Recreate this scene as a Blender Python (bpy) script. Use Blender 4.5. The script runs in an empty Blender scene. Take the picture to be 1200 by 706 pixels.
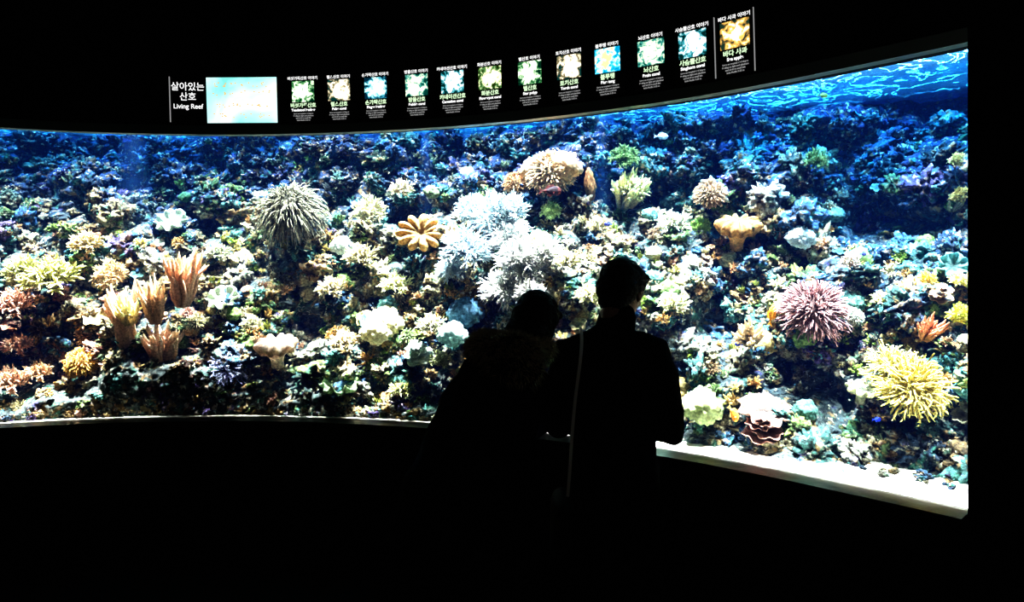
import bpy, bmesh, math, random
import numpy as np
from mathutils import Vector, Matrix, noise, Euler
random.seed(7); rng=np.random.default_rng(7)
EYE=1.6; F=800.0; ZB=0.789; ZT=2.389; ZW=2.60; ZC_=4.7
scene=bpy.context.scene
scene.view_settings.view_transform='Standard'
try: scene.view_settings.look='Medium High Contrast'
except Exception as e: print('look',e)

# ------------------------------------------------------------------ materials
def new_mat(name):
    m=bpy.data.materials.new(name); m.use_nodes=True
    nt=m.node_tree; b=nt.nodes.get('Principled BSDF')
    return m,nt,b
def simple(name,col,rough=.6,metal=0,spec=.5,bump=0,bscale=60):
    m,nt,b=new_mat(name)
    b.inputs['Base Color'].default_value=(*col,1); b.inputs['Roughness'].default_value=rough
    b.inputs['Metallic'].default_value=metal; b.inputs['Specular IOR Level'].default_value=spec
    n=nt.nodes.new('ShaderNodeTexNoise'); n.inputs['Scale'].default_value=bscale; n.inputs['Detail'].default_value=5
    tc=nt.nodes.new('ShaderNodeTexCoord'); nt.links.new(tc.outputs['Object'],n.inputs['Vector'])
    mx=nt.nodes.new('ShaderNodeMix'); mx.data_type='RGBA'; mx.blend_type='MULTIPLY'; mx.inputs[0].default_value=.35
    mx.inputs[6].default_value=(*col,1); nt.links.new(n.outputs['Color'],mx.inputs[7]); 
    nt.links.new(mx.outputs[2],b.inputs['Base Color'])
    if bump:
        bp=nt.nodes.new('ShaderNodeBump'); bp.inputs['Strength'].default_value=bump; bp.inputs['Distance'].default_value=.01
        nt.links.new(n.outputs['Fac'],bp.inputs['Height']); nt.links.new(bp.outputs['Normal'],b.inputs['Normal'])
    return m
def emis(name,col,s):
    m=bpy.data.materials.new(name); m.use_nodes=True; nt=m.node_tree; nt.nodes.clear()
    o=nt.nodes.new('ShaderNodeOutputMaterial'); e=nt.nodes.new('ShaderNodeEmission')
    e.inputs[0].default_value=(*col,1); e.inputs[1].default_value=s; nt.links.new(e.outputs[0],o.inputs[0]); return m

def tint_mat(name,scale,contrast,bump,speck=False,rough=.65,trans=0):
    m,nt,b=new_mat(name); L=nt.links.new
    at=nt.nodes.new('ShaderNodeAttribute'); at.attribute_name='tint'
    tc=nt.nodes.new('ShaderNodeNewGeometry')
    n=nt.nodes.new('ShaderNodeTexNoise'); n.inputs['Scale'].default_value=scale; n.inputs['Detail'].default_value=6; n.inputs['Roughness'].default_value=.7
    L(tc.outputs['Position'],n.inputs['Vector'])
    r=nt.nodes.new('ShaderNodeValToRGB'); r.color_ramp.elements[0].position=.38; r.color_ramp.elements[1].position=.62
    lo=1-contrast; r.color_ramp.elements[0].color=(lo*.8,lo*.85,lo*.9,1); r.color_ramp.elements[1].color=(1.2,1.2,1.15,1)
    L(n.outputs['Fac'],r.inputs[0])
    mx=nt.nodes.new('ShaderNodeMix'); mx.data_type='RGBA'; mx.blend_type='MULTIPLY'; mx.inputs[0].default_value=1
    L(at.outputs['Color'],mx.inputs[6]); L(r.outputs[0],mx.inputs[7]); out=mx.outputs[2]
    if speck:
        # encrusting patches: purple coralline algae, green film, tan growth, pale calcareous spots
        def patch(prev,sc,lo,hi,col,off):
            mp=nt.nodes.new('ShaderNodeMapping'); mp.inputs['Location'].default_value=off; L(tc.outputs['Position'],mp.inputs[0])
            q=nt.nodes.new('ShaderNodeTexNoise'); q.inputs['Scale'].default_value=sc; q.inputs['Detail'].default_value=4; L(mp.outputs[0],q.inputs['Vector'])
            rr=nt.nodes.new('ShaderNodeMapRange'); rr.inputs[1].default_value=lo; rr.inputs[2].default_value=hi; L(q.outputs['Fac'],rr.inputs[0])
            k=nt.nodes.new('ShaderNodeMix'); k.data_type='RGBA'; L(rr.outputs[0],k.inputs[0]); L(prev,k.inputs[6])
            kk=nt.nodes.new('ShaderNodeMix'); kk.data_type='RGBA'; kk.inputs[0].default_value=.55; kk.inputs[6].default_value=(*col,1); L(prev,kk.inputs[7]); L(kk.outputs[2],k.inputs[7]); return k.outputs[2]
        out=patch(out,12,.64,.69,(.10,.07,.28),(3,1,2))
        out=patch(out,17,.57,.65,(.05,.24,.16),(8,4,1))
        out=patch(out,20,.57,.64,(.52,.30,.10),(2,7,6))
        out=patch(out,30,.60,.65,(.92,.88,.64),(1,9,5))
        vo=nt.nodes.new('ShaderNodeTexVoronoi'); vo.inputs['Scale'].default_value=46; L(tc.outputs['Position'],vo.inputs['Vector'])
        mr=nt.nodes.new('ShaderNodeMapRange'); mr.inputs[1].default_value=.10; mr.inputs[2].default_value=.30; mr.inputs[3].default_value=.08; mr.inputs[4].default_value=1; L(vo.outputs['Distance'],mr.inputs[0])  # dark pits painted into the colour deepen the shaded gaps
        k=nt.nodes.new('ShaderNodeMix'); k.data_type='RGBA'; k.blend_type='MULTIPLY'; k.inputs[0].default_value=1; L(out,k.inputs[6]); L(mr.outputs[0],k.inputs[7]); out=k.outputs[2]
    L(out,b.inputs['Base Color']); b.inputs['Roughness'].default_value=rough; b.inputs['Specular IOR Level'].default_value=.2
    bp=nt.nodes.new('ShaderNodeBump'); bp.inputs['Strength'].default_value=bump; bp.inputs['Distance'].default_value=.03 if speck else .015
    L(n.outputs['Fac'],bp.inputs['Height']); L(bp.outputs['Normal'],b.inputs['Normal'])
    if trans:
        o=nt.nodes.get('Material Output'); t=nt.nodes.new('ShaderNodeBsdfTranslucent'); L(out,t.inputs[0]); ms=nt.nodes.new('ShaderNodeMixShader'); ms.inputs[0].default_value=trans
        L(b.outputs[0],ms.inputs[1]); L(t.outputs[0],ms.inputs[2]); L(ms.outputs[0],o.inputs[0])
    return m
M_rock=tint_mat('live_rock',42,.90,1.0,True)
M_coral=tint_mat('coral_tissue',80,.42,.5,trans=.28)
M_black=simple('black_paint',(.0015,.0015,.002),.8,spec=.05)
M_ceil=simple('black_ceiling',(.001,.001,.001),.9,spec=.02)
M_floor=simple('dark_carpet',(.0010,.0010,.0012),.9,spec=.03,bump=.5)
M_trim=simple('window_trim_metal',(.05,.07,.062),.45,metal=.6)
M_sill=simple('sill_metal',(.085,.078,.058),.30,metal=.95,bump=.25,bscale=25)
M_sand=simple('coral_sand',(.60,.58,.51),.9,bump=.8,bscale=90)
M_sign=simple('sign_black',(.003,.003,.003),.4,spec=.2)
M_text=emis('backlit_white_text',(1,1,1),1.1)
M_textg=emis('backlit_green_text',(.75,1,.65),1.0)
M_line=emis('backlit_divider',(.8,.8,.8),.35)

# ------------------------------------------------------------------ plan curve of the window
ctrl=[(-4.5,1.6),(-4.25,2.3),(-3.85,2.95),(-3.35,3.40),(-2.76,3.68),(-2.16,3.83),(-1.45,3.87),(-.706,3.765),(0,3.536),(.67,3.16),(1.064,2.838),(1.30,2.607),(1.562,2.327),(1.95,1.86),(2.4,1.2)]
def catmull(P,n=14):
    out=[]
    P=[Vector(p) for p in P]
    Q=[P[0]*2-P[1]]+P+[P[-1]*2-P[-2]]
    for i in range(1,len(Q)-2):
        for k in range(n):
            t=k/n;a,b,c,d=Q[i-1],Q[i],Q[i+1],Q[i+2]
            out.append(.5*((2*b)+(c-a)*t+(2*a-5*b+4*c-d)*t*t+(3*b-a-3*c+d)*t**3))
    out.append(P[-1]); return out
curve=catmull(ctrl)
for _ in range(6):
    curve=[curve[0]]+[(curve[i-1]+curve[i]*2+curve[i+1])/4 for i in range(1,len(curve)-1)]+[curve[-1]]
CA=np.array([p.x/p.y for p in curve]); CX=np.array([p.x for p in curve]); CY=np.array([p.y for p in curve])
o_=np.argsort(CA); CA=CA[o_];CX=CX[o_];CY=CY[o_]
def dg(a): return np.interp(a,CA,CY)
def frame_at(a):
    y=float(dg(a)); p=Vector((a*y,y)); y2=float(dg(a+.01)); y1=float(dg(a-.01))
    t=(Vector(((a+.01)*y2,y2))-Vector(((a-.01)*y1,y1))).normalized()
    return p,t,Vector((-t.y,t.x))   # normal pointing away from the room
A_L=CA[0]; A_R=.671

def link(o,parent=None):
    scene.collection.objects.link(o)
    if parent: o.parent=parent
    return o
def mesh_obj(name,v,f,mat,smooth=False,parent=None,loc=None):
    me=bpy.data.meshes.new(name)
    if loc is not None: v=[tuple(Vector(p)-Vector(loc)) for p in v]
    me.from_pydata([tuple(p) for p in v],[],[tuple(int(i) for i in q) for q in f]); me.update()
    o=bpy.data.objects.new(name,me); link(o,parent)
    if mat: me.materials.append(mat)
    if smooth: me.polygons.foreach_set('use_smooth',[True]*len(me.polygons))
    if loc is not None: o.location=loc
    return o
def sweep(name,a0,a1,prof,mat,n=120,parent=None,closed=True,smooth=False):
    """prof: list of (offset away from room, z)"""
    v=[];f=[];m=len(prof)
    for i in range(n+1):
        a=a0+(a1-a0)*i/n; p,t,nn=frame_at(a)
        for o,z in prof:
            q=p+nn*o; v.append((q.x,q.y,z))
    for i in range(n):
        for j in range(m if closed else m-1):
            k=(j+1)%m
            f.append((i*m+j,i*m+k,(i+1)*m+k,(i+1)*m+j))
    if closed:
        f.append(tuple(range(m))[::-1]); f.append(tuple(n*m+j for j in range(m)))
    return mesh_obj(name,v,f,mat,smooth,parent)
def box(name,lo,hi,mat,parent=None,bev=0):
    x0,y0,z0=lo;x1,y1,z1=hi
    v=[(x0,y0,z0),(x1,y0,z0),(x1,y1,z0),(x0,y1,z0),(x0,y0,z1),(x1,y0,z1),(x1,y1,z1),(x0,y1,z1)]
    f=[(0,3,2,1),(4,5,6,7),(0,1,5,4),(1,2,6,5),(2,3,7,6),(3,0,4,7)]
    o=mesh_obj(name,v,f,mat,parent=parent)
    if bev: b=o.modifiers.new('b','BEVEL');b.width=bev;b.segments=2
    return o

# ------------------------------------------------------------------ room shell
box('floor',(-7.7,-3.2,-.1),(5.2,7.2,0),M_floor)
box('ceiling',(-7.7,-3.2,ZC_),(5.2,7.2,ZC_+.1),M_ceil)
box('wall_back',(-7.7,-3.2,0),(5.2,-3.05,ZC_),M_black)
box('wall_left',(-7.7,-3.05,0),(-7.55,7.2,ZC_),M_black)
box('wall_right',(4.9,-3.05,0),(5.05,7.2,ZC_),M_black)
sweep('wall_front_lower',A_L,A_R,[(0,0),(.1,0),(.1,ZB-.03),(0,ZB-.03)],M_black)
sweep('wall_front_header',A_L,A_R,[(0,ZT+.02),(.15,ZT+.02),(.15,ZC_),(0,ZC_)],M_black)
sweep('wall_front_side',A_R+.0005,CA[-1],[(-.03,0),(.12,0),(.12,ZC_),(-.03,ZC_)],M_black)
sweep('trim_1',A_L,A_R,[(-.03,ZT-.005),(.02,ZT-.005),(.02,ZT+.045),(-.03,ZT+.045)],M_trim)
sweep('window_sill',A_L,A_R,[(-.10,ZB-.045),(.05,ZB-.045),(.05,ZB-.005),(0,ZB),(-.095,ZB-.004)],M_sill)
# glazing
gm=bpy.data.materials.new('acrylic_glazing'); gm.use_nodes=True; nt=gm.node_tree; nt.nodes.clear()
o=nt.nodes.new('ShaderNodeOutputMaterial'); mx=nt.nodes.new('ShaderNodeMixShader'); tr=nt.nodes.new('ShaderNodeBsdfTransparent'); gl=nt.nodes.new('ShaderNodeBsdfGlossy'); gl.inputs['Roughness'].default_value=.02
tr.inputs[0].default_value=(.98,.99,1,1); mx.inputs[0].default_value=.03
nt.links.new(tr.outputs[0],mx.inputs[1]); nt.links.new(gl.outputs[0],mx.inputs[2]); nt.links.new(mx.outputs[0],o.inputs[0])
sweep('window_1',A_L,A_R,[(.03,ZB-.01),(.03,ZT+.03)],gm,closed=False,smooth=True)

# ------------------------------------------------------------------ tank shell
bm_,nt,b=new_mat('tank_back_blue'); b.inputs['Base Color'].default_value=(.01,.05,.22,1); b.inputs['Roughness'].default_value=.7
def outer(name,o0,z0,z1,mat):
    aa=np.linspace(-1.5,1.05,160); v=[];f=[]
    for a in aa:
        d=float(dg(a))+o0; v+= [(a*d,d,z0),(a*d,d,z1)]
    for i in range(len(aa)-1): f.append((2*i,2*i+1,2*i+3,2*i+2))
    return mesh_obj(name,v,f,mat,True)
outer('wall_tank_back',1.75,.5,ZC_,bm_)
# sand bed
v=[];f=[];na=260;no=26
for i in range(na+1):
    a=-1.4+2.4*i/na
    for j in range(no+1):
        d=float(dg(a))+.035+ j/no*1.2
        z=ZB-.004+ (.014*noise.noise(Vector((a*8,d*5,0)))+.008*noise.noise(Vector((a*40,d*30,0))))*min(1,j/2)+ .05*(j/no)
        v.append((a*d,d,z))
for i in range(na):
    for j in range(no):
        q=i*(no+1)+j; f.append((q,q+no+1,q+no+2,q+1))
mesh_obj('sand_bed',v,f,M_sand,True)

# ------------------------------------------------------------------ reef
def prof(a,z):
    t=np.clip((z-ZB)/(ZW-ZB),0,1)
    base=.02+.30*np.clip((a-.12)/.25,0,1)
    return base+ .50*t**.75+ .60*t + .05*np.sin(a*9+z*3)
def cave(a,z):
    """recesses and overhangs in the rockwork"""
    c=0
    for (ca,cz,ra,rz,dep) in [(.545,1.86,.06,.13,.30),(.40,1.12,.05,.12,.22),(-.70,1.05,.06,.13,.2),(-.46,1.98,.05,.09,.25),(-.15,1.98,.05,.09,.2),(-.30,1.28,.035,.07,.2),(.31,1.33,.035,.12,.2),(-.62,1.55,.04,.08,.2),(.60,1.2,.03,.10,.2),(.18,2.05,.05,.08,.2),(-.50,1.12,.04,.07,.18),(.47,1.0,.04,.1,.15)]:
        q=((a-ca)/ra)**2+((z-cz)/rz)**2
        if q<4: c+=dep*math.exp(-q)
    return c
def surf_disp(p):
    n1=noise.noise(p*1.9); n2=noise.noise(p*5.0+Vector((5,1,3)))
    d,_=noise.voronoi(p*6.5); e=min(d[1]-d[0],.5)
    return -.17*n1-.13*n2-.14*e
NA,NZ=980,310
aa=np.linspace(-1.35,.95,NA); zz=np.linspace(ZB-.03,ZW-.005,NZ)
D=np.zeros((NA,NZ))
for i,a in enumerate(aa):
    g=float(dg(a)); pr=prof(a,zz)
    for j,z in enumerate(zz):
        d0=g+pr[j]
        D[i,j]=max(g+.07,d0+surf_disp(Vector((a*d0,d0,z)))+cave(a,z))
fine=np.zeros_like(D)
for i in range(NA):
    for j in range(NZ):
        d=D[i,j]; p=Vector((aa[i]*d*24,d*24,zz[j]*24)); fine[i,j]=noise.noise(p)*.022+noise.noise(p*2.3)*.012
D2=np.maximum(D+fine,dg(aa)[:,None]+.06)
def surfD(a,z):
    i=int(np.clip(round((a+1.35)/2.30*(NA-1)),0,NA-1)); j=int(np.clip(round((z-zz[0])/(zz[-1]-zz[0])*(NZ-1)),0,NZ-1))
    return D[i,j]
def pixel_to_reef(px,py):
    """image pixel coordinates -> point on the reef face"""
    a=(px-600)/F; e=(321-py)/F; d=float(dg(a))+.3
    for _ in range(14):
        z=EYE+e*d; d=.5*d+.5*(surfD(a,min(max(z,ZB),ZW-.02)))
    return a,d,EYE+e*d

def build_fast(name,V,Fc,C,mat,loc=None,smooth=True,parent=None):
    me=bpy.data.meshes.new(name); V=np.asarray(V,dtype=np.float32); Fc=np.asarray(Fc,dtype=np.int32)
    if loc is not None: V=V-np.array(loc,dtype=np.float32)
    me.vertices.add(len(V)); me.vertices.foreach_set('co',V.ravel())
    k=Fc.shape[1]; me.loops.add(Fc.size); me.loops.foreach_set('vertex_index',Fc.ravel())
    me.polygons.add(len(Fc)); me.polygons.foreach_set('loop_start',np.arange(0,Fc.size,k,dtype=np.int32))
    me.update(calc_edges=True)
    at=me.color_attributes.new('tint','FLOAT_COLOR','POINT')
    cc=np.ones((len(V),4),dtype=np.float32); cc[:,:3]=C; at.data.foreach_set('color',cc.ravel())
    if smooth: me.polygons.foreach_set('use_smooth',np.ones(len(me.polygons),dtype=bool))
    me.materials.append(mat); o=bpy.data.objects.new(name,me); link(o,parent)
    if loc is not None: o.location=loc
    return o

def region_col(a,z,r):
    """rock colours vary over the reef"""
    #      cream        teal          blue          purple        green         tan           white        pink
    pal=[(.80,.69,.40),(.12,.38,.36),(.06,.18,.38),(.16,.11,.34),(.17,.29,.07),(.56,.35,.14),(.90,.88,.72),(.72,.33,.25)]
    w=[.21,.19,.15,.03,.15,.15,.10,.01]
    if a<-.45 and z<1.5: w=[.18,.08,.10,.07,.08,.26,.06,.18]
    if -.35<a<.3 and 1.0<z<2.0: w=[.31,.17,.11,.01,.12,.13,.15,.0]
    if a>.45 and z>1.5: w=[.09,.28,.40,.08,.08,.03,.03,.0]
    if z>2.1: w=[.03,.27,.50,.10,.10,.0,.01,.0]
    c=np.array(pal[r.choices(range(8),w)[0]])
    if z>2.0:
        t=min(1,(z-2.0)/.3); c=c*(1-.35*t)*np.array([1-.6*t,1-.15*t,1.1])  # dim blue shade of the upper reef painted into the rock colour
    # darker zones set by low-frequency noise
    n=noise.noise(Vector((a*7,z*4.5,3.3)))+.4*noise.noise(Vector((a*20,z*12,1.3)))
    k=min(1.1,max(.24,.82+1.2*n))
    if -.26<a<.06 and z<1.62: k=max(k,.9)  # rock colour lightened behind the woman to offset coral shadow
    return c*k*r.uniform(.5,1.15)
rr=random.Random(3)
X=aa[:,None]*D2; V=np.stack([X,D2,np.broadcast_to(zz,(NA,NZ))],-1).reshape(-1,3)
ii,jj=np.meshgrid(np.arange(NA-1),np.arange(NZ-1),indexing='ij'); q=(ii*NZ+jj).ravel()
Fq=np.stack([q,q+NZ,q+NZ+1,q+1],1)
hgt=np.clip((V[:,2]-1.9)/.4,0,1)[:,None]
C=np.array([.06,.085,.09])*(1-hgt)+np.array([.01,.04,.13])*hgt  # face colour darkens and blues upward, painting in dim water depth
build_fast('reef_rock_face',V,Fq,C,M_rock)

# templates ---------------------------------------------------------------
def ico(sub):
    b=bmesh.new(); bmesh.ops.create_icosphere(b,subdivisions=sub,radius=1)
    b.verts.ensure_lookup_table(); v=np.array([x.co[:] for x in b.verts]); f=np.array([[x.index for x in p.verts] for p in b.faces]); b.free(); return v,f
I4=ico(4); I5=ico(5)
def t_rock(seed):
    v,f=I4; out=[];t=[]
    s=Vector((seed*3.1,seed*1.7,seed*5.3))
    for p in v:
        p=Vector(p); d,_=noise.voronoi(p*2.1+s)
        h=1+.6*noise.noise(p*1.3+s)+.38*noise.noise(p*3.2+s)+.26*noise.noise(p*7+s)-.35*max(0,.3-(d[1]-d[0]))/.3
        out.append(p*h); t.append(min(1,max(0,(h-.5)/.85)))  # hollows of each rock coloured darker to deepen shaded gaps
    return np.array(out),f,np.array(t)
def tube(pts,rad,n=5):
    v=[];f=[];t=[]; m=len(pts)
    for i,p in enumerate(pts):
        d=(pts[min(i+1,m-1)]-pts[max(i-1,0)]); d=d.normalized() if d.length>1e-6 else Vector((0,0,1))
        s=d.orthogonal().normalized(); u=d.cross(s)
        for k in range(n):
            th=2*math.pi*k/n; v.append(p+(s*math.cos(th)+u*math.sin(th))*rad[i]); t.append(i/(m-1))
    for i in range(m-1):
        for k in range(n):
            a=i*n+k;b=i*n+(k+1)%n; f.append((a,b,b+n)); f.append((a,b+n,a+n))
    return v,f,t
def join(parts):
    V=[];Fl=[];T=[];o=0
    for v,f,t in parts:
        V+= [tuple(x) for x in v]; Fl+=[tuple(i+o for i in q) for q in f]; T+=list(t); o+=len(v)
    return np.array(V),np.array(Fl),np.array(T)
def rdir(r,maxang):
    z=math.cos(maxang)+(1-math.cos(maxang))*r.random(); ph=r.uniform(0,6.283); s=math.sqrt(max(0,1-z*z)); return Vector((s*math.cos(ph),s*math.sin(ph),z))
def t_anem(seed,n=230,L=.55,rad=.028,droop=.25,core=.5,ang=1.9,segs=4,wob=.2):
    r=random.Random(seed); P=[]
    v,f=ico(3); P.append(([Vector(x)*core for x in v],f.tolist(),[.1]*len(v)))
    for i in range(n):
        d=rdir(r,ang); l=L*r.uniform(.7,1.15); w=Vector((r.uniform(-1,1),r.uniform(-1,1),r.uniform(-1,1)))*wob
        pts=[d*core*.92+d*l*k/segs-Vector((0,0,1))*droop*(k/segs)**2+w*math.sin(k/segs*2.4) for k in range(segs+1)]
        rd=[rad*(1.0-.2*k/segs) for k in range(segs+1)]; rd[-1]=rad*(.3)
        P.append(tube(pts,rd,4))
    return join(P)
def t_finger(seed,n=22,L=.95,rad=.085,ang=.75):
    r=random.Random(seed);P=[]
    for i in range(n):
        d=rdir(r,ang); b=Vector((d.x,d.y,0))*.55; l=L*r.uniform(.6,1.1)
        w=Vector((r.uniform(-1,1),r.uniform(-1,1),0))*.1
        pts=[b*.5+Vector((0,0,-.25))+ (Vector((0,0,.55))+d*.55)*l*k/6*1.2+w*math.sin(k*.9) for k in range(7)]
        rd=[rad*1.15,rad*1.05,rad,rad*.92,rad*.85,rad*.65,rad*.15]
        P.append(tube(pts,rd,7))
        if r.random()<.7:
            s=pts[3]; dd=(d+Vector((r.uniform(-1,1),r.uniform(-1,1),.6))*.8).normalized()
            P.append(tube([s+dd*l*.42*k/4 for k in range(5)],[rad*.8,rad*.75,rad*.65,rad*.5,rad*.1],6))
    return join(P)
def t_bush(seed,n=20,sub=9,ang=1.45,rad=.05):
    r=random.Random(seed);P=[]
    for i in range(n):
        d=rdir(r,ang); L=r.uniform(.5,.75)
        pts=[d*L*k/3+Vector((0,0,-.05)) for k in range(4)]
        P.append(tube(pts,[rad*1.4,rad*1.2,rad,rad*.7],5))
        for s in range(sub):
            t=r.uniform(.35,1); dd=(d+Vector((r.uniform(-1,1),r.uniform(-1,1),r.uniform(-1,1)))*.95).normalized(); l=r.uniform(.15,.34); b=d*L*t
            v,f,tt=tube([b+dd*l*k/3 for k in range(4)],[rad*.6,rad*.66,rad*.66,rad*.2],4)
            P.append((v,f,[.5+.5*x for x in tt]))
    return join(P)
def t_disc(seed,k=7,lobe=.12,ruf=.2,cup=.25,stalk=.9,n=84):
    r=random.Random(seed); ph=r.uniform(0,6); v=[];t=[]
    prof_=[(.02,0,0),(.2,.02,.1),(.4,.05,.25),(.6,.1,.45),(.78,.2,.65),(.9,.3,.8),(1,.36,1),(1.02,.30,1),(.95,.2,.7),(.75,.04,.3),(.5,-.12,.2),(.33,-.3,.2),(.3,-.6,.3),(.36,-stalk,.2)]
    for (R,z,tt) in prof_:
        amp=min(1,R)**2.5
        for i in range(n):
            th=2*math.pi*i/n; w=math.sin(k*th+ph)+.4*math.sin((2*k+1)*th+ph*2)
            rr_=R*(1+lobe*amp*math.cos(k*th+ph*1.3)); zz_=z*cup/.36 if z>0 else z
            v.append((rr_*math.cos(th),rr_*math.sin(th),zz_+ruf*amp*w*.8)); t.append(tt)
    f=[]
    for j in range(len(prof_)-1):
        for i in range(n):
            a=j*n+i;b=j*n+(i+1)%n; f+=[(a,a+n,b+n),(a,b+n,b)]
    return np.array(v),np.array(f),np.array(t)
def t_flower(seed,k=9):
    """leather coral with thick radiating lobes"""
    v,f=I5; out=[];t=[]
    for p in v:
        th=math.atan2(p[1],p[0]); rr_=math.hypot(p[0],p[1])
        g=abs(math.cos(k*th/2+seed)); R=1*(.62+.42*g**.6)
        z=p[2]*.34*(.25+.95*g*min(1,rr_*1.3)) - .22*(1-rr_)**2
        out.append((p[0]*R,p[1]*R,z)); t.append(.05+.95*g*min(1,rr_+.15))
    return np.array(out),f,np.array(t)
def t_brain(seed,fr=5,amp=.16,flat=.75):
    v,f=I4; out=[];t=[]; s=Vector((seed*2.3,seed,seed*.7))
    for p in v:
        P_=Vector(p); d,_=noise.voronoi(P_*fr*.55+s); e=min(1,(d[1]-d[0])*2.2)
        h=1+.22*noise.noise(P_*1.5+s)+amp*(e-.5); q=P_*h; out.append((q.x,q.y,q.z*flat)); t.append(.2+.8*e)
    return np.array(out),f,np.array(t)
def t_plates(seed):
    P=[]; r=random.Random(seed)
    for i in range(5):
        v,f,t=t_disc(seed+i,k=5+i,lobe=.1,ruf=.10,cup=.15,stalk=.5,n=48)
        s=1-.13*i; off=np.array([r.uniform(-.3,.3),r.uniform(-.3,.3),-.5+.26*i]); P.append(((v*s*.75+off),f.tolist(),t))
    return join(P)
def t_folds(seed,k=9):
    """thick leather coral: a fan-folded cap with scalloped rim on a pale tapering stalk"""
    n=120; v=[];t=[]
    pr=[(.02,.30,.3),(.25,.32,.4),(.5,.34,.55),(.75,.30,.8),(.93,.18,1),(1.0,.02,1),(.95,-.12,.8),(.75,-.22,.45),(.5,-.34,.9),(.36,-.55,1.3),(.30,-.8,1.4),(.30,-1.1,1.4)]
    for R,z,tt in pr:
        amp=min(1,R)**1.5 if z>-.3 else 0
        for i in range(n):
            th=2*math.pi*i/n; w=math.sin(k*th+1.2*math.sin(2*th+seed)); 
            v.append((R*(1+.10*amp*w)*math.cos(th),R*(1+.10*amp*w)*math.sin(th)*.9,z+.16*amp*w)); t.append(tt*(.62+.38*w*amp) if z>-.3 else tt)
    f=[]
    for j in range(len(pr)-1):
        for i in range(n):
            a=j*n+i;b=j*n+(i+1)%n; f+=[(a,a+n,b+n),(a,b+n,b)]
    return np.array(v),np.array(f),np.array(t)

class Batch:
    def __init__(s): s.V=[];s.F=[];s.C=[];s.o=0
    def add(s,tm,pos,up,size,col,spin=0,lo=.45,hi=1.1,sq=(1,1,1)):
        v,f,t=tm; z=Vector(up).normalized(); x=Vector((1,0,0)); x=(x-z*x.dot(z)).normalized(); y=z.cross(x)
        c_,s_=math.cos(spin),math.sin(spin)
        R=np.array([x,y,z]); vv=v*np.array(sq)
        vr=np.stack([vv[:,0]*c_-vv[:,1]*s_,vv[:,0]*s_+vv[:,1]*c_,vv[:,2]],1)
        s.V.append(vr@R*size+np.array(pos)); s.F.append(f+s.o); s.o+=len(v)
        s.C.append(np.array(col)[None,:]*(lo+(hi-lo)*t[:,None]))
    def build(s,name,mat,loc=None):
        return build_fast(name,np.concatenate(s.V),np.concatenate(s.F),np.clip(np.concatenate(s.C),0,.95),mat,loc)

rocks=[t_rock(i+1) for i in range(14)]
B=Batch()
for i in range(3200):
    a=rr.uniform(-1.25,.88); z=ZB+ (rr.random()**.95)*1.82
    if z>2.57: continue
    if cave(a,z)>.10 and rr.random()<.55: continue
    d=surfD(a,z); g=float(dg(a)); s=rr.choice([.022,.03,.035,.045,.055,.07,.09])*rr.uniform(.8,1.25)
    if a>.22 and z<.95: d=max(d,g+.30)
    if d-g< s*1.3+.05: d=g+s*1.3+.05
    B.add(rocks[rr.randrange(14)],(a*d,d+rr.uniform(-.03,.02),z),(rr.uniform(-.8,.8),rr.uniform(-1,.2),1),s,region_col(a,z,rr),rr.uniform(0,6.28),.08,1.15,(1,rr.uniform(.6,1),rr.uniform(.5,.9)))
for i in range(560):   # rubble resting on the tank floor right up to the glass
    a=rr.uniform(-1.2,.20); s=rr.uniform(.022,.045); d=float(dg(a))+.045+s*1.1+rr.random()**2*.15
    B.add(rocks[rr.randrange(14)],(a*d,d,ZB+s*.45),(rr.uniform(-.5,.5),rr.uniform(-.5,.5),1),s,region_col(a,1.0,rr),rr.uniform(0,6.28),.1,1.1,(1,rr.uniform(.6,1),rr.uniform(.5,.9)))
for i in range(70):   # loose stones along the foot of the reef on the open sand
    a=rr.uniform(.25,.85); s=rr.uniform(.008,.03); d=float(dg(a))+.36-abs(rr.gauss(0,.08)); d=max(d,float(dg(a))+.1)
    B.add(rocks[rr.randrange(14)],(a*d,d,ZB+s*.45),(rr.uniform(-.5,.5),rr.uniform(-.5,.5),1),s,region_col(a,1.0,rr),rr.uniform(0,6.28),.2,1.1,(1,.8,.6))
B.build('reef_rubble_rocks',M_rock)

# small coral colonies ------------------------------------------------------
small={'soft_coral_tufts':[t_bush(1,14,8,1.5,.065),t_bush(2,14,9,1.3,.07)],
 'finger_coral_colonies':[t_finger(3,12,.9,.12,.9),t_finger(4,14,.8,.10,1.0)],
 'mushroom_corals':[t_disc(5,5,.1,.12,.22,.6,48),t_disc(6,7,.06,.08,.12,.6,48)],
 'brain_corals':[t_brain(7),t_brain(8,7,.12)],
 'plate_corals':[t_plates(9)],
 'polyp_anemone_colonies':[t_anem(91,110,.5,.05,.15,.5,1.6,3)]}
cols={'soft_coral_tufts':[(.88,.72,.28),(.80,.46,.16),(.90,.80,.48),(.34,.46,.08),(.80,.46,.24)],
 'finger_coral_colonies':[(.88,.60,.25),(.86,.76,.46),(.60,.34,.24),(.44,.46,.10)],
 'mushroom_corals':[(.30,.52,.44),(.78,.64,.32),(.14,.36,.36),(.66,.70,.56)],
 'brain_corals':[(.84,.76,.44),(.26,.42,.12),(.84,.60,.22),(.18,.42,.36)],
 'plate_corals':[(.50,.48,.32),(.66,.40,.22),(.38,.44,.14)],
 'polyp_anemone_colonies':[(.84,.72,.40),(.66,.40,.20),(.40,.50,.22),(.84,.84,.68)]}
cnt={'soft_coral_tufts':340,'finger_coral_colonies':200,'mushroom_corals':55,'brain_corals':105,'plate_corals':55,'polyp_anemone_colonies':95}
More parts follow.
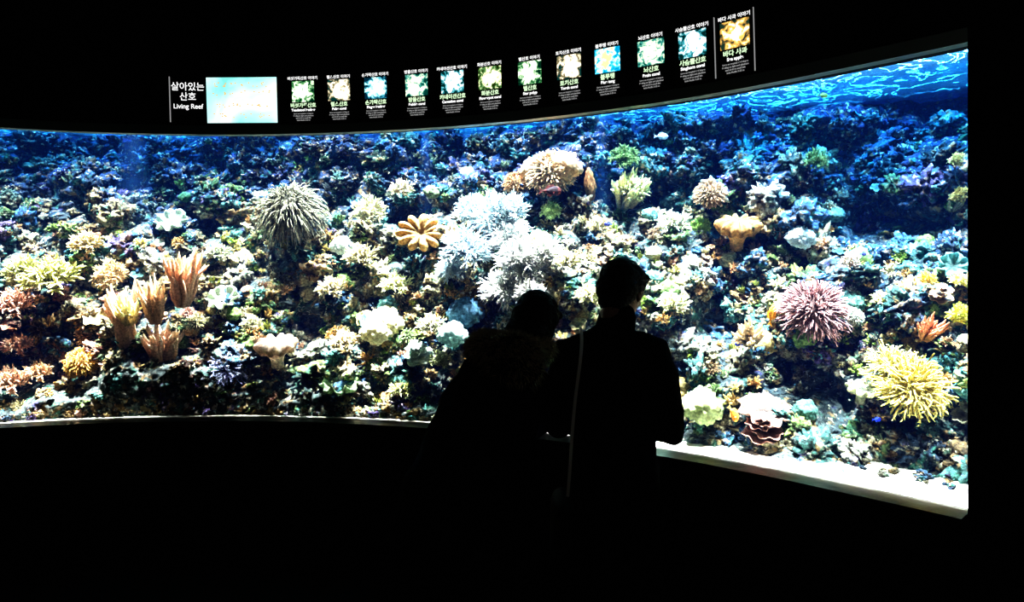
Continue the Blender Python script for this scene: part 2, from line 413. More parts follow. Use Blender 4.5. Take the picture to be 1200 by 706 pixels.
for nm in small:
    B=Batch()
    for i in range(cnt[nm]):
        a=rr.gauss(-.05,.42) if rr.random()<.7 else rr.uniform(-1.2,.85)
        if a<-1.22 or a>.85: continue
        z=min(2.4,max(ZB+.06,rr.gauss(1.42,.38))); d=surfD(a,z); g=float(dg(a))
        s=rr.uniform(.028,.072)*(1.15 if nm=='plate_corals' else 1); d=max(d-.03,g+s*1.3+.06)
        if a>.22 and z<.95: continue
        if cave(a,z)>.1: continue
        c=np.array(rr.choice(cols[nm]))*rr.uniform(.65,1.05)
        if a<-.45 and z<1.5 and rr.random()<.45: c=np.array(rr.choice([(.85,.42,.28),(.80,.42,.34),(.88,.52,.26),(.88,.60,.30)]))
        if z>2.0: c=c*np.array([.35,.65,.95])  # upper colonies dimmed and blued in colour to match the painted shade
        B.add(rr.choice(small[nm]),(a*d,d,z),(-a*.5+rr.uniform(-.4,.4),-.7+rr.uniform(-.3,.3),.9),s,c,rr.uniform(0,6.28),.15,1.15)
    B.build(nm,M_coral)

# large, individually recognisable colonies ----------------------------------
def feat(name,tm,px,py,w,col,up=(0,-.6,.8),sq=(1,1,1),lo=.3,hi=1.15,fwd=.08,spin=0):
    a,d,z=pixel_to_reef(px,py); s=w/2*d/F; g=float(dg(a)); d2=max(d-fwd-s*.5,g+.06+s*.8); k=d2/d
    z=EYE+(z-EYE)*k; s*=k; col=[c**1.85 for c in col]
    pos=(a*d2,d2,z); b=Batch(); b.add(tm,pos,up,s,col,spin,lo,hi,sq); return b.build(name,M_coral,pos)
AN=t_anem(11,620,.40,.020,.08,.60,1.9,4,.10); AN2=t_anem(12,700,.42,.018,.30,.58,2.0,4,.12); AN3=t_anem(13,340,.62,.028,.10,.38,1.9,6,.30)
ANF=t_anem(14,420,.30,.030,.05,.70,2.0,3,.05)
FI=t_finger(21,26,1.45,.085,.50); FI2=t_finger(22,30,1.0,.09,1.0); BU=t_bush(31,40,18,1.7,.034); BU2=t_bush(32,60,20,1.8,.026); BU3=t_bush(33,30,14,1.4,.045)
F1=t_flower(1.3,11); DS=t_folds(4); DS2=t_disc(42,8,.12,.18,.45,.8); BR=t_brain(51,7,.2); PL=t_plates(61)
feat('sea_anemone',AN2,341,248,86,(.68,.66,.56),lo=.12)
feat('sea_anemone',AN,952,366,88,(.80,.58,.58),lo=.15)
feat('sea_anemone',AN3,268,433,46,(.68,.70,.88))
feat('sea_anemone',AN3,1068,456,86,(.98,.86,.46),lo=.45,hi=1.2,fwd=.1)
feat('sea_anemone',AN3,1046,436,66,(.98,.89,.52),lo=.45,hi=1.2,fwd=.1,spin=1)
feat('flower_leather_coral',F1,493,273,58,(.80,.60,.34),up=(.05,-.92,.38),sq=(1,.8,1),lo=.12)
for (x,y,w,c) in [(585,258,92,(.86,.93,.98)),(545,296,80,(.82,.90,.97)),(615,312,96,(.96,.98,.97)),(556,252,60,(.80,.89,.96)),(592,340,74,(.97,.98,.96)),(640,300,60,(.98,.98,.93)),(528,318,48,(.82,.90,.96)),(598,285,70,(.94,.96,.97)),(622,345,50,(.97,.97,.93))]:
    feat('pulse_coral',BU2,x,y,w,c,lo=.45,hi=1.15,spin=x,fwd=.07)
feat('bubble_coral',BR,632,200,44,(.84,.66,.48))
feat('bubble_coral',BR,658,196,44,(.88,.68,.50))
feat('bubble_coral',ANF,645,205,64,(.86,.71,.56))
feat('bubble_coral',ANF,604,216,32,(.80,.58,.40))
feat('finger_leather_coral',FI2,733,234,68,(.97,.89,.66),lo=.6,hi=1.3,up=(.1,-.6,.7),fwd=.14)
feat('finger_leather_coral',BU3,738,226,60,(.97,.89,.66),lo=.6,hi=1.3,up=(.1,-.6,.7),fwd=.14)
feat('elephant_ear_sponge',BR,691,216,22,(.76,.50,.30),sq=(.6,.5,2.2),up=(-.15,-.1,1))
feat('mushroom_leather_coral',DS,865,266,52,(.82,.58,.32),up=(-.05,-.40,.92),lo=.1)
feat('mushroom_leather_coral',DS,323,406,48,(.84,.72,.62),up=(0,-.3,.95),lo=.1)
feat('star_polyp_coral',ANF,832,229,42,(.80,.64,.48))
feat('tree_coral',FI,214,350,72,(.97,.73,.60),up=(.1,-.15,1),lo=.5,hi=1.3,fwd=.2)
feat('tree_coral',FI,146,400,84,(.97,.75,.62),up=(-.05,-.15,1),lo=.5,hi=1.3,spin=1,fwd=.2)
feat('tree_coral',FI2,190,416,72,(.97,.75,.62),up=(.1,-.2,1),lo=.5,hi=1.3,fwd=.2)
feat('tree_coral',FI,182,372,58,(.97,.77,.62),up=(0,-.2,1),lo=.5,hi=1.3,spin=2,fwd=.2)
feat('tree_coral',FI2,150,374,48,(.97,.86,.62),up=(0,-.4,1),lo=.5,hi=1.3,spin=2,fwd=.2)
feat('cabbage_soft_coral',BU3,60,330,92,(.86,.85,.56),sq=(1,1,.75))
feat('cabbage_soft_coral',BU3,30,322,60,(.80,.79,.54))
feat('cabbage_soft_coral',BU3,102,290,52,(.95,.83,.62))
feat('cabbage_soft_coral',BU,130,325,50,(.95,.80,.60))
feat('carnation_coral',BU3,15,362,64,(.82,.62,.54))
feat('carnation_coral',BU3,22,408,48,(.96,.70,.58),hi=1.3)
feat('carnation_coral',BU3,12,452,60,(.96,.72,.60),lo=.4,hi=1.3,fwd=.14)
feat('carnation_coral',BU3,45,440,44,(.95,.72,.56),lo=.4,hi=1.3,fwd=.14)
feat('brain_coral',ANF,96,426,42,(.95,.70,.34))
feat('brain_coral',BR,450,378,42,(.97,.91,.72),lo=.3)
feat('brain_coral',BR,441,388,36,(.97,.93,.76),lo=.3)
feat('soft_feather_coral',BU3,463,336,54,(.97,.94,.68),sq=(1,1,.7),lo=.5)
feat('soft_feather_coral',BU3,470,460,44,(.97,.93,.64),lo=.5)
feat('soft_feather_coral',BU3,295,382,34,(.93,.91,.72))
feat('soft_feather_coral',BU3,402,405,48,(.96,.87,.70))
feat('soft_feather_coral',BU3,388,342,48,(.95,.86,.68))
feat('soft_feather_coral',BU,432,252,56,(.93,.89,.72))
feat('soft_feather_coral',BU3,470,225,40,(.90,.84,.70))
feat('soft_feather_coral',BU3,422,305,54,(.96,.89,.72))
feat('soft_feather_coral',BU3,788,360,48,(.97,.93,.74),lo=.5)
feat('soft_feather_coral',BU3,690,350,48,(.97,.93,.74),lo=.5)
feat('soft_feather_coral',BU3,665,310,46,(.95,.90,.72),lo=.5)
feat('soft_feather_coral',BU3,788,268,56,(.95,.92,.78),lo=.5)
feat('soft_feather_coral',BU3,700,268,40,(.94,.87,.70),lo=.5)
feat('soft_feather_coral',BU3,1122,375,46,(.98,.90,.40),lo=.6,hi=1.25,sq=(.8,.8,1.3),fwd=.12)
feat('soft_feather_coral',BU3,1124,332,34,(.96,.89,.54),lo=.6)
feat('soft_feather_coral',BU3,1035,352,38,(.97,.91,.60),sq=(1,1,.6))
feat('soft_feather_coral',BU3,1085,330,30,(.96,.77,.32))
feat('soft_feather_coral',BU3,995,310,34,(.78,.70,.62))
feat('soft_feather_coral',BU3,255,300,40,(.86,.87,.74))
feat('soft_feather_coral',BU3,505,385,46,(.88,.86,.72),fwd=.14)
feat('soft_feather_coral',BU3,515,425,40,(.84,.86,.66),fwd=.14)
feat('brain_coral',BR,530,392,34,(.70,.86,.84),fwd=.14)
feat('plate_coral',PL,490,412,44,(.72,.80,.74),fwd=.12)
feat('staghorn_coral',FI2,1086,392,48,(.88,.56,.42))
feat('staghorn_coral',FI2,878,398,56,(.94,.81,.66),up=(-.4,-.7,.5),fwd=.12)
feat('cup_coral',DS2,895,484,58,(.72,.56,.50),up=(0,-.5,1),lo=.05,hi=.95,sq=(1,1,.55))
feat('cup_coral',PL,893,500,54,(.66,.46,.42),up=(0,-.35,1))
feat('sea_fan',BU3,1119,192,34,(.74,.74,.48),sq=(.7,.7,1.1))
feat('sea_fan',BU3,1121,235,36,(.72,.68,.42),sq=(.7,.7,1.3))
feat('green_algae_tuft',BU,731,186,50,(.36,.50,.28),sq=(1,1,.7))
feat('green_algae_tuft',BU,820,268,34,(.66,.78,.36))
feat('green_algae_tuft',BU,955,190,38,(.42,.55,.30))
feat('green_algae_tuft',BU,645,250,34,(.70,.80,.50))
feat('table_coral',PL,290,470,74,(.84,.74,.66))
feat('table_coral',PL,200,455,44,(.78,.62,.42))
feat('table_coral',DS2,1010,460,34,(.70,.70,.54),up=(0,-.4,1),lo=.1)
feat('table_coral',DS2,1116,312,30,(.40,.64,.64),up=(-.3,-.9,.4),lo=.1)
feat('brain_coral',BR,400,288,26,(.92,.97,.93),lo=.6)
feat('brain_coral',BR,938,278,32,(.84,.93,.96),lo=.5)
feat('brain_coral',BR,545,366,40,(.36,.56,.72))
feat('brain_coral',BR,822,476,46,(.66,.72,.48))
feat('brain_coral',ANF,1000,372,26,(.90,.90,.80))
feat('table_coral',DS2,262,352,34,(.80,.84,.74),up=(0,-.7,.7),lo=.2)
feat('table_coral',DS2,202,262,34,(.66,.72,.66),up=(0,-.7,.7),lo=.2)
feat('table_coral',DS2,400,455,44,(.56,.66,.50),up=(0,-.4,1),lo=.1)

# ------------------------------------------------------------------ water
wm=bpy.data.materials.new('rippled_water'); wm.use_nodes=True; nt=wm.node_tree; nt.nodes.clear(); L=nt.links.new
o=nt.nodes.new('ShaderNodeOutputMaterial'); mx=nt.nodes.new('ShaderNodeMixShader'); tr=nt.nodes.new('ShaderNodeBsdfTransparent'); gl=nt.nodes.new('ShaderNodeBsdfGlossy')
gl.inputs['Roughness'].default_value=.05; gl.inputs['Color'].default_value=(.35,.85,1,1); mx.inputs[0].default_value=.5; tr.inputs[0].default_value=(.9,.98,1,1)
n=nt.nodes.new('ShaderNodeTexNoise'); n.inputs['Scale'].default_value=7; n.inputs['Detail'].default_value=3; g=nt.nodes.new('ShaderNodeNewGeometry'); L(g.outputs['Position'],n.inputs['Vector'])
bp=nt.nodes.new('ShaderNodeBump'); bp.inputs['Strength'].default_value=.5; bp.inputs['Distance'].default_value=.05; L(n.outputs['Fac'],bp.inputs['Height']); L(bp.outputs['Normal'],gl.inputs['Normal'])
L(tr.outputs[0],mx.inputs[1]); L(gl.outputs[0],mx.inputs[2])
# ripple glints painted in as thin cyan translucent streaks
n2=nt.nodes.new('ShaderNodeTexNoise'); n2.inputs['Scale'].default_value=5.5; n2.inputs['Detail'].default_value=4; n2.inputs['Distortion'].default_value=1.2; L(g.outputs['Position'],n2.inputs['Vector'])
rp=nt.nodes.new('ShaderNodeValToRGB'); e=rp.color_ramp.elements; e[0].position=.482; e[0].color=(.006,.006,.006,1); e[1].position=.5; e[1].color=(.30,.30,.30,1); x=e.new(.518); x.color=(.006,.006,.006,1); L(n2.outputs['Fac'],rp.inputs[0])
tl=nt.nodes.new('ShaderNodeBsdfTranslucent'); tl.inputs[0].default_value=(.30,.95,1,1); m2=nt.nodes.new('ShaderNodeMixShader'); L(rp.outputs[0],m2.inputs[0]); L(mx.outputs[0],m2.inputs[1]); L(tl.outputs[0],m2.inputs[2]); L(m2.outputs[0],o.inputs[0])
v=[];f=[]; na=200
for i in range(na+1):
    a=-1.4+2.4*i/na
    for j in range(21):
        d=float(dg(a))+.24+j/20*1.4; v.append((a*d,d,ZW+.006*noise.noise(Vector((a*30,d*12,0)))))
for i in range(na):
    for j in range(20):
        q=i*21+j; f.append((q,q+21,q+22,q+1))
mesh_obj('water_surface',v,f,wm,True)
def vol_mat(name,ec,es,ac,ad):
    m=bpy.data.materials.new(name); m.use_nodes=True; nt=m.node_tree; nt.nodes.clear(); o=nt.nodes.new('ShaderNodeOutputMaterial')
    e=nt.nodes.new('ShaderNodeEmission'); e.inputs[0].default_value=(*ec,1); e.inputs[1].default_value=es
    if ad>0:
        ab=nt.nodes.new('ShaderNodeVolumeAbsorption'); ab.inputs['Color'].default_value=(*ac,1); ab.inputs['Density'].default_value=ad
        s=nt.nodes.new('ShaderNodeAddShader'); nt.links.new(e.outputs[0],s.inputs[0]); nt.links.new(ab.outputs[0],s.inputs[1]); nt.links.new(s.outputs[0],o.inputs['Volume'])
    else: nt.links.new(e.outputs[0],o.inputs['Volume'])
    return m
M_water=vol_mat('blue_water',(.02,.15,1),.038,(.32,.78,1),.13)  # faint blue self-glow painted in for light scattered by the water
v=[];f=[];na=120
for i in range(na+1):
    a=-1.38+2.36*i/na; g=float(dg(a))
    for (o1,z) in ((.045,ZB-.02),(1.5,ZB-.02),(1.5,ZW-.01),(.045,ZW-.01)): v.append((a*(g+o1),g+o1,z))
for i in range(na):
    for k in range(4): f.append((i*4+k,i*4+(k+1)%4,i*4+4+(k+1)%4,i*4+4+k))
f.append((3,2,1,0)); f.append(tuple(na*4+k for k in range(4)))
mesh_obj('water_body',v,f,M_water,False)
M_beam=vol_mat('beam_glow',(.08,.32,1),.12,(1,1,1),0)  # self-glowing cones stand in for shafts of lamp light
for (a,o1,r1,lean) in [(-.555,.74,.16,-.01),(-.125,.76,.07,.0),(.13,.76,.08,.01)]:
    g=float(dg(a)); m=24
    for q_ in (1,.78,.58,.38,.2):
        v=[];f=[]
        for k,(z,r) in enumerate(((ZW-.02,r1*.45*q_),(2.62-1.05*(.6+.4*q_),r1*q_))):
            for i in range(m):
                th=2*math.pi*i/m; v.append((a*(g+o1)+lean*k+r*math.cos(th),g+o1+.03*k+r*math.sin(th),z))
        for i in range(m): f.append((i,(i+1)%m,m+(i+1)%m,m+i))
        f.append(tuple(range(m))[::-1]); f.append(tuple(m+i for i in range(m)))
        mesh_obj('light_shaft_glow',v,f,M_beam,True)

# ------------------------------------------------------------------ lights over the tank
def spot(name,loc,tgt,e,col,size,blend=.6,rad=.05):
    l=bpy.data.lights.new(name,'SPOT'); l.energy=e; l.color=col; l.spot_size=math.radians(size); l.spot_blend=blend; l.shadow_soft_size=rad
    o=bpy.data.objects.new(name,l); link(o); o.location=loc
    o.rotation_euler=(Vector(tgt)-Vector(loc)).to_track_quat('-Z','Y').to_euler(); return o
for i,a in enumerate([-1.15,-.9,-.68,-.5,-.34,-.18,-.04,.10,.24,.38,.52,.66,.8]):
    g=float(dg(a)); d=g+.32; d2=g+.52
    e=3900*(1.25 if -.25<a<.3 else 1)
    spot('tank_spotlight',(a*d,d,4.5),(a*d2,d2,1.0),e,(1.0,.97,.93),34)
    d=g+.24+.08*max(0,a); d3=g+.38
    spot('tank_front_fill',(a*d,d,4.3),(a*d3,d3,.95),3200*(1.5 if a<.05 else .85),(1,.93,.80),27)  # unseen fill lamps added to brighten the front of the reef
g=float(dg(-.11)); spot('tank_front_fill',(-.11*(g+.22),g+.22,4.3),(-.12*(g+.36),g+.36,1.1),3000,(1,.95,.88),20)  # extra fill lamp added for the reef behind the woman
g=float(dg(-.72)); spot('tank_front_fill',(-.72*(g+.22),g+.22,4.3),(-.72*(g+.36),g+.36,1.1),3500,(1,.90,.80),22)
for a in [-.95,-.75,-.56,-.4,-.25,-.1,.05,.19,.33,.47,.6,.72]:
    g=float(dg(a)); d=g+.85; d2=g+1.0
    spot('tank_blue_fill',(a*d,d,4.0),(a*d2,d2,2.3),1500*(1.45 if a>.3 else 1),(.08,.42,1),38)  # unseen blue lamps added to tint the upper reef like deep water

# ------------------------------------------------------------------ sign boards
def sign_frame(a,z,off=-.02,tilt=8):
    p,t,n=frame_at(a); q=p+n*off
    return Matrix(((t.x,0,-n.x,q.x),(t.y,0,-n.y,q.y),(0,1,0,z),(0,0,0,1)))@Matrix.Translation((0,0,.012))@Matrix.Rotation(math.radians(tilt*.5),4,'X')
def rect(name,w,h,mat,M,parent,th=.008,x=0,y=0,zo=0):
    v=[];
    for zc in (zo,zo+th):
        for sx,sy in ((-1,-1),(1,-1),(1,1),(-1,1)): v.append(M@Vector((x+sx*w/2,y+sy*h/2,zc)))
    f=[(0,3,2,1),(4,5,6,7),(0,1,5,4),(1,2,6,5),(2,3,7,6),(3,0,4,7)]
    return mesh_obj(name,v,f,mat,parent=parent)
def text(name,s,size,mat,M,parent,x=0,y=0,zo=.012,align='CENTER',off=.0004):
    c=bpy.data.curves.new(name,'FONT'); c.body=s; c.size=size; c.align_x=align; c.align_y='CENTER'; c.extrude=.0003; c.offset=off
    c.materials.append(mat); o=bpy.data.objects.new(name,c); link(o,parent); o.matrix_world=M@Matrix.Translation((x,y,zo)); return o
def photo_mat(name,cols,scale,off,strength=1.0,center=None):
    m=bpy.data.materials.new(name); m.use_nodes=True; nt=m.node_tree; nt.nodes.clear(); L=nt.links.new
    o=nt.nodes.new('ShaderNodeOutputMaterial'); e=nt.nodes.new('ShaderNodeEmission'); e.inputs[1].default_value=strength
    g=nt.nodes.new('ShaderNodeTexCoord'); mp=nt.nodes.new('ShaderNodeMapping'); mp.inputs['Location'].default_value=off; L(g.outputs['Object'],mp.inputs[0])
    n=nt.nodes.new('ShaderNodeTexNoise'); n.inputs['Scale'].default_value=scale; n.inputs['Detail'].default_value=5; n.inputs['Distortion'].default_value=.6; L(mp.outputs[0],n.inputs['Vector'])
    fac=n.outputs['Fac']
    if center is not None:   # picture subject: brighter cluster in the middle of the print
        vm=nt.nodes.new('ShaderNodeVectorMath'); vm.operation='DISTANCE'; L(g.outputs['Object'],vm.inputs[0]); vm.inputs[1].default_value=center
        mr=nt.nodes.new('ShaderNodeMapRange'); mr.inputs[1].default_value=.02; mr.inputs[2].default_value=.075; mr.inputs[3].default_value=.13; mr.inputs[4].default_value=-.11; L(vm.outputs['Value'],mr.inputs[0])
        ad=nt.nodes.new('ShaderNodeMath'); L(fac,ad.inputs[0]); L(mr.outputs[0],ad.inputs[1]); fac=ad.outputs[0]
    r=nt.nodes.new('ShaderNodeValToRGB'); el=r.color_ramp.elements
    while len(el)<len(cols): el.new(.5)
    for i,c in enumerate(cols): el[i].position=.36+.26*i/(len(cols)-1); el[i].color=(*c,1)
    L(fac,r.inputs[0]); L(r.outputs[0],e.inputs[0]); L(e.outputs[0],o.inputs[0]); return m
sb=bpy.data.objects.new('reef_title_signboard',None); link(sb)
ZC=2.575
M=sign_frame((224-600)/F,ZC); rect('title_panel',.20,.25,M_sign,M,sb)
text('title_korean_a','살아있는',.050,M_text,M,sb,0,.07); text('title_korean_b','산호',.050,M_text,M,sb,0,.015); text('title_english','Living Reef',.037,M_text,M,sb,0,-.037)
M=sign_frame((203-600)/F,ZC); rect('divider',.003,.25,M_line,M,sb,zo=.01)
scr=bpy.data.objects.new('information_screen',None); link(scr)
M=sign_frame((289-600)/F,ZC-.005,-.03); rect('screen_bezel',.42,.275,M_sign,M,scr,.02)
sm=photo_mat('screen_map',[(.22,.70,.66),(.50,.98,.95),(.80,1,1),(.98,1,.6)],2.6,(2,1,0),1.15); rect('screen_display',.395,.25,sm,M,scr,.003,zo=.021)
emis('dot',(.85,.50,.15),1.0)
for k in range(70):
    x=rr.uniform(-.16,.16); y=rr.choice([-.085,-.03,.04,.085])+rr.uniform(-.012,.012)
    rect('screen_dot',.008,.006,bpy.data.materials['dot'],M,scr,.001,x,y,.0245)
names=['Toadstool leather','Pulse coral','Finger leather','Bubble coral','Carnation coral','Flowerpot coral','Star polyp','Torch coral','Blue tang','Brain coral','Staghorn coral','Sea apple']
kor=['버섯가죽산호','펄스산호','손가락산호','방울산호','카네이션산호','화분산호','별산호','토치산호','블루탱','뇌산호','사슴뿔산호','바다 사과']
pcs=[359,401,444,492,534,578,625,671,716,767,816,866]
bases=[[(.0,.02,.01),(.04,.20,.06),(.7,.9,.6),(1,1,.95)],[(.0,.03,.03),(.20,.16,.08),(.95,.85,.6),(1,1,1)],[(.0,.02,.04),(.03,.25,.35),(.4,.85,.8),(.9,1,.95)],[(.0,.04,.03),(.05,.3,.25),(.8,.95,.6),(1,1,.9)],[(.0,.02,.02),(.05,.35,.4),(.9,.95,.95),(1,1,1)],[(.01,.02,.0),(.1,.25,.08),(.9,.85,.5),(1,1,.9)]]
for i,px in enumerate(pcs):
    par=bpy.data.objects.new('coral_information_panel',None); link(par)
    M=sign_frame((px-600)/F,ZC-.003)
    rect('panel_board',.172,.25,M_sign,M,par)
    text('title_line_a',kor[i]+' 이야기',.0205,M_text,M,par,0,.115)
    base=bases[i%6]
    if i==8: base=[(.0,.25,.45),(.02,.5,.75),(.7,.95,1),(.9,.75,.3)]
    if i==11: base=[(.01,.03,.02),(.45,.25,.06),(.95,.55,.12),(.9,.95,.9)]
    rect('panel_photograph',.128,.114,photo_mat('panel_photo_%d'%i,base,38,(i*3.1,i*1.7,i),1.5,tuple(M@Vector((rr.uniform(-.015,.015),.045,.01)))),M,par,.002,0,.044,.009)
    text('caption_korean',kor[i],.027,M_textg,M,par,0,-.034,off=.0009)
    text('caption_english',names[i],.019,M_text,M,par,0,-.058,off=.0008)
    for k in range(4):
        text('small_print_%d'%k,['Lives on tropical reef slopes','feeding on light and plankton','and shelters small fish','Indo-Pacific 5-25 m'][k],.0100,M_line,M,par,0,-.078-.012*k)
M=sign_frame((843-600)/F,ZC); rect('panel_divider',.002,.26,M_line,M,par,zo=.01)
M=sign_frame((889-600)/F,ZC); rect('panel_divider_end',.002,.26,M_line,M,par,zo=.01)

# ------------------------------------------------------------------ fish
def fish(name,px,py,L_,c1,c2,ahead,rot=0,tilt=0,off=.25):
    a,d,z=pixel_to_reef(px,py); g=float(dg(a)); d2=max(g+.1,d-off); z=EYE+(z-EYE)*d2/d
    n=18;m=12;v=[];f=[];t=[]
    for i in range(n+1):
        u=i/n; h=.30*math.sin(math.pi*u**.75)**.8*(1-.55*u)+.012 if 0<u<1 else .01
        h=max(h,.05 if u>.8 else .01)
        for k in range(m):
            th=2*math.pi*k/m; v.append(((.5-u),.38*h*math.cos(th),h*math.sin(th))); t.append(0 if .2<u<.8 else 1)
    for i in range(n):
        for k in range(m): A=i*m+k;Bq=i*m+(k+1)%m; f+=[(A,Bq,Bq+m),(A,Bq+m,A+m)]
    def fin(ps,val=1):
        o=len(v); v.extend(ps); t.extend([val]*len(ps))
        for k in range(1,len(ps)-1): f.append((o,o+k,o+k+1))
    fin([(-.47,0,.03),(-.72,0,.20),(-.64,0,0),(-.72,0,-.20),(-.47,0,-.03)])
    fin([(.22,0,.20),(.05,0,.36),(-.25,0,.30),(-.38,0,.08)])
    fin([(.02,0,-.2),(-.12,0,-.34),(-.34,0,-.12)]); fin([(.2,.08,-.03),(.02,.2,-.08),(.06,.08,-.14)]); fin([(.2,-.08,-.03),(.02,-.2,-.08),(.06,-.08,-.14)])
    for s in (-1,1):
        o=len(v); 
        for k in range(8): th=k*math.pi/4; v.append((.37+.022*math.cos(th),s*.075,.03+.022*math.sin(th))); t.append(2)
        for k in range(1,7): f.append((o,o+k,o+k+1))
    V=np.array(v)*L_; R=np.array((Matrix.Rotation(rot,3,'Z')@Matrix.Rotation(tilt,3,'Y'))); V=V@R.T+np.array((a*d2,d2,z))
    C=np.array([[c1,c2,(.01,.01,.01)][k] for k in t])
    return build_fast(name,V,f,C,M_coral,(a*d2,d2,z))
fish('surgeonfish',647,224,.11,(.02,.006,.015),(.12,.02,.02),0,0.1,off=.35)
fish('butterflyfish',905,368,.085,(.95,.42,.04),(.9,.35,.03),0,.3,-1.3)
fish('clownfish',860,486,.08,(.85,.32,.04),(.95,.6,.2),0,.5,.9,.2)
fish('blue_damselfish',1028,492,.035,(.02,.05,.7),(.02,.06,.8),0,.2,off=.2)
fish('blue_damselfish',865,404,.03,(.02,.05,.7),(.02,.06,.8),0,2.8)
fish('blue_damselfish',712,263,.04,(.05,.06,.3),(.03,.06,.5),0,2.8)
fish('blue_damselfish',1012,298,.035,(.05,.06,.3),(.03,.06,.5),0,.4)
fish('clownfish',75,424,.04,(.9,.32,.04),(.95,.8,.6),0,.2)
fish('anthias',776,160,.07,(.4,.6,.75),(.3,.45,.6),0,.1,off=.4)
fish('anthias',965,112,.05,(.8,.6,.1),(.8,.6,.1),0,.1,off=.3)

# ------------------------------------------------------------------ people
M_jacket=simple('black_wool_jacket',(.0012,.0012,.0014),.95,spec=.01,bump=.4,bscale=120)
M_coat=simple('black_padded_coat',(.0012,.0012,.0012),.9,spec=.01,bump=.3,bscale=60)
M_hair=simple('black_hair',(.0012,.0011,.0011),.7,spec=.05,bump=.8,bscale=150)
M_skin=simple('skin',(.10,.055,.038),.6,spec=.15)
M_shoe=simple('black_leather',(.002,.002,.002),.6,spec=.05)
M_strap=simple('canvas_strap',(.30,.30,.27),.8)
M_fur=simple('brown_fur_trim',(.15,.115,.07),.9,spec=.1)
M_eye=simple('eye_white',(.4,.4,.38),.3); M_iris=simple('iris',(.02,.012,.01),.2); M_lip=simple('lips',(.12,.045,.04),.5)
def loft(path,n=18,side=Vector((1,0,0))):
    P=[(Vector(p),rx,ry) for p,rx,ry in path]; d0=(P[1][0]-P[0][0]).normalized(); d1=(P[-1][0]-P[-2][0]).normalized()
    r0=min(P[0][1:]); r1=min(P[-1][1:])
    P=[(P[0][0]-d0*r0*.8,P[0][1]*.3,P[0][2]*.3),(P[0][0]-d0*r0*.5,P[0][1]*.8,P[0][2]*.8)]+P+[(P[-1][0]+d1*r1*.5,P[-1][1]*.8,P[-1][2]*.8),(P[-1][0]+d1*r1*.8,P[-1][1]*.3,P[-1][2]*.3)]
    v=[];f=[];m=len(P)
    for i,(p,rx,ry) in enumerate(P):
        d=(P[min(i+1,m-1)][0]-P[max(i-1,0)][0]).normalized()
        s=side-d*side.dot(d)
        if s.length<.2: s=Vector((0,1,0))-d*d.y
        s.normalize(); u=d.cross(s)
        for k in range(n): th=2*math.pi*k/n; v.append(p+s*math.cos(th)*rx+u*math.sin(th)*ry)
    for i in range(m-1):
        for k in range(n): f.append((i*n+k,i*n+(k+1)%n,(i+1)*n+(k+1)%n,(i+1)*n+k))
    f.append(tuple(range(n))[::-1]); f.append(tuple((m-1)*n+k for k in range(n)))
    return v,f
I3=ico(4)
def ell(c,r,M3=None):
    v=[]
    for p in I3[0]:
        q=Vector((p[0]*r[0],p[1]*r[1],p[2]*r[2])); 
        if M3 is not None: q=M3@q
        v.append(q+Vector(c))
    return v,[tuple(x) for x in I3[1]]
def fuse(name,parts,voxel,smooth,mat,parent,M=Matrix.Identity(4),wr=0,wscale=8):
    V=[];Fl=[];o=0
    for v,f in parts:
        V+=[tuple(x) for x in v]; Fl+=[tuple(int(i)+o for i in q) for q in f]; o+=len(v)
    me=bpy.data.meshes.new(name); me.from_pydata(V,[],Fl); me.update()
    ob=bpy.data.objects.new(name,me); scene.collection.objects.link(ob)
    r=ob.modifiers.new('r','REMESH'); r.mode='VOXEL'; r.voxel_size=voxel
    s=ob.modifiers.new('s','SMOOTH'); s.iterations=smooth; s.factor=.5
    dep=bpy.context.evaluated_depsgraph_get(); dep.update(); me2=bpy.data.meshes.new_from_object(ob.evaluated_get(dep)); bpy.data.objects.remove(ob); bpy.data.meshes.remove(me)
    me2.name=name
    if wr:
        for vv in me2.vertices:
            p=vv.co; vv.co=p+vv.normal*wr*(noise.noise(Vector((p.x*wscale,p.y*wscale,p.z*wscale*1.8)))+.4*noise.noise(p*wscale*3))
    me2.transform(M)
    me2.materials.clear(); me2.materials.append(mat); me2.polygons.foreach_set('use_smooth',[True]*len(me2.polygons))
    o2=bpy.data.objects.new(name,me2); link(o2,parent); return o2
def hand(name,parent,M,sgn,curl=.6):
    """palm in XY plane, fingers along +Y, palm facing -Z, thumb on sgn*X side"""
    parts=[loft([((0,0,0),.026,.017),((0,.03,0),.037,.015),((0,.075,0),.040,.013),((0,.088,0),.038,.011)])]
    for k,(x,l) in enumerate([(.029,.070),(.010,.079),(-.010,.073),(-.029,.057)]):
        x*=sgn; p=Vector((x,.08,0)); an=0; path=[(p-Vector((0,.02,0)),.0088,.0088)]
        for s,fr in enumerate((.42,.32,.26)):
            path.append((p.copy(),.0088-.0008*s,.0088-.0008*s)); an+=curl*(.5 if s==0 else .9)+.05*k*.3
            p=p+Vector((0,math.cos(an),-math.sin(an)))*l*fr
        path.append((p.copy(),.0065,.006)); parts.append(loft(path,10))
    t=Vector((.028*sgn,.022,-.002)); parts.append(loft([((.012*sgn,.012,0),.013,.013),(t,.012,.012),(t+Vector((.022*sgn,.026,-.012)),.0105,.0105),(t+Vector((.028*sgn,.052,-.026)),.008,.0075)],10))
    return fuse(name,parts,.0035,2,M_skin,parent,M)
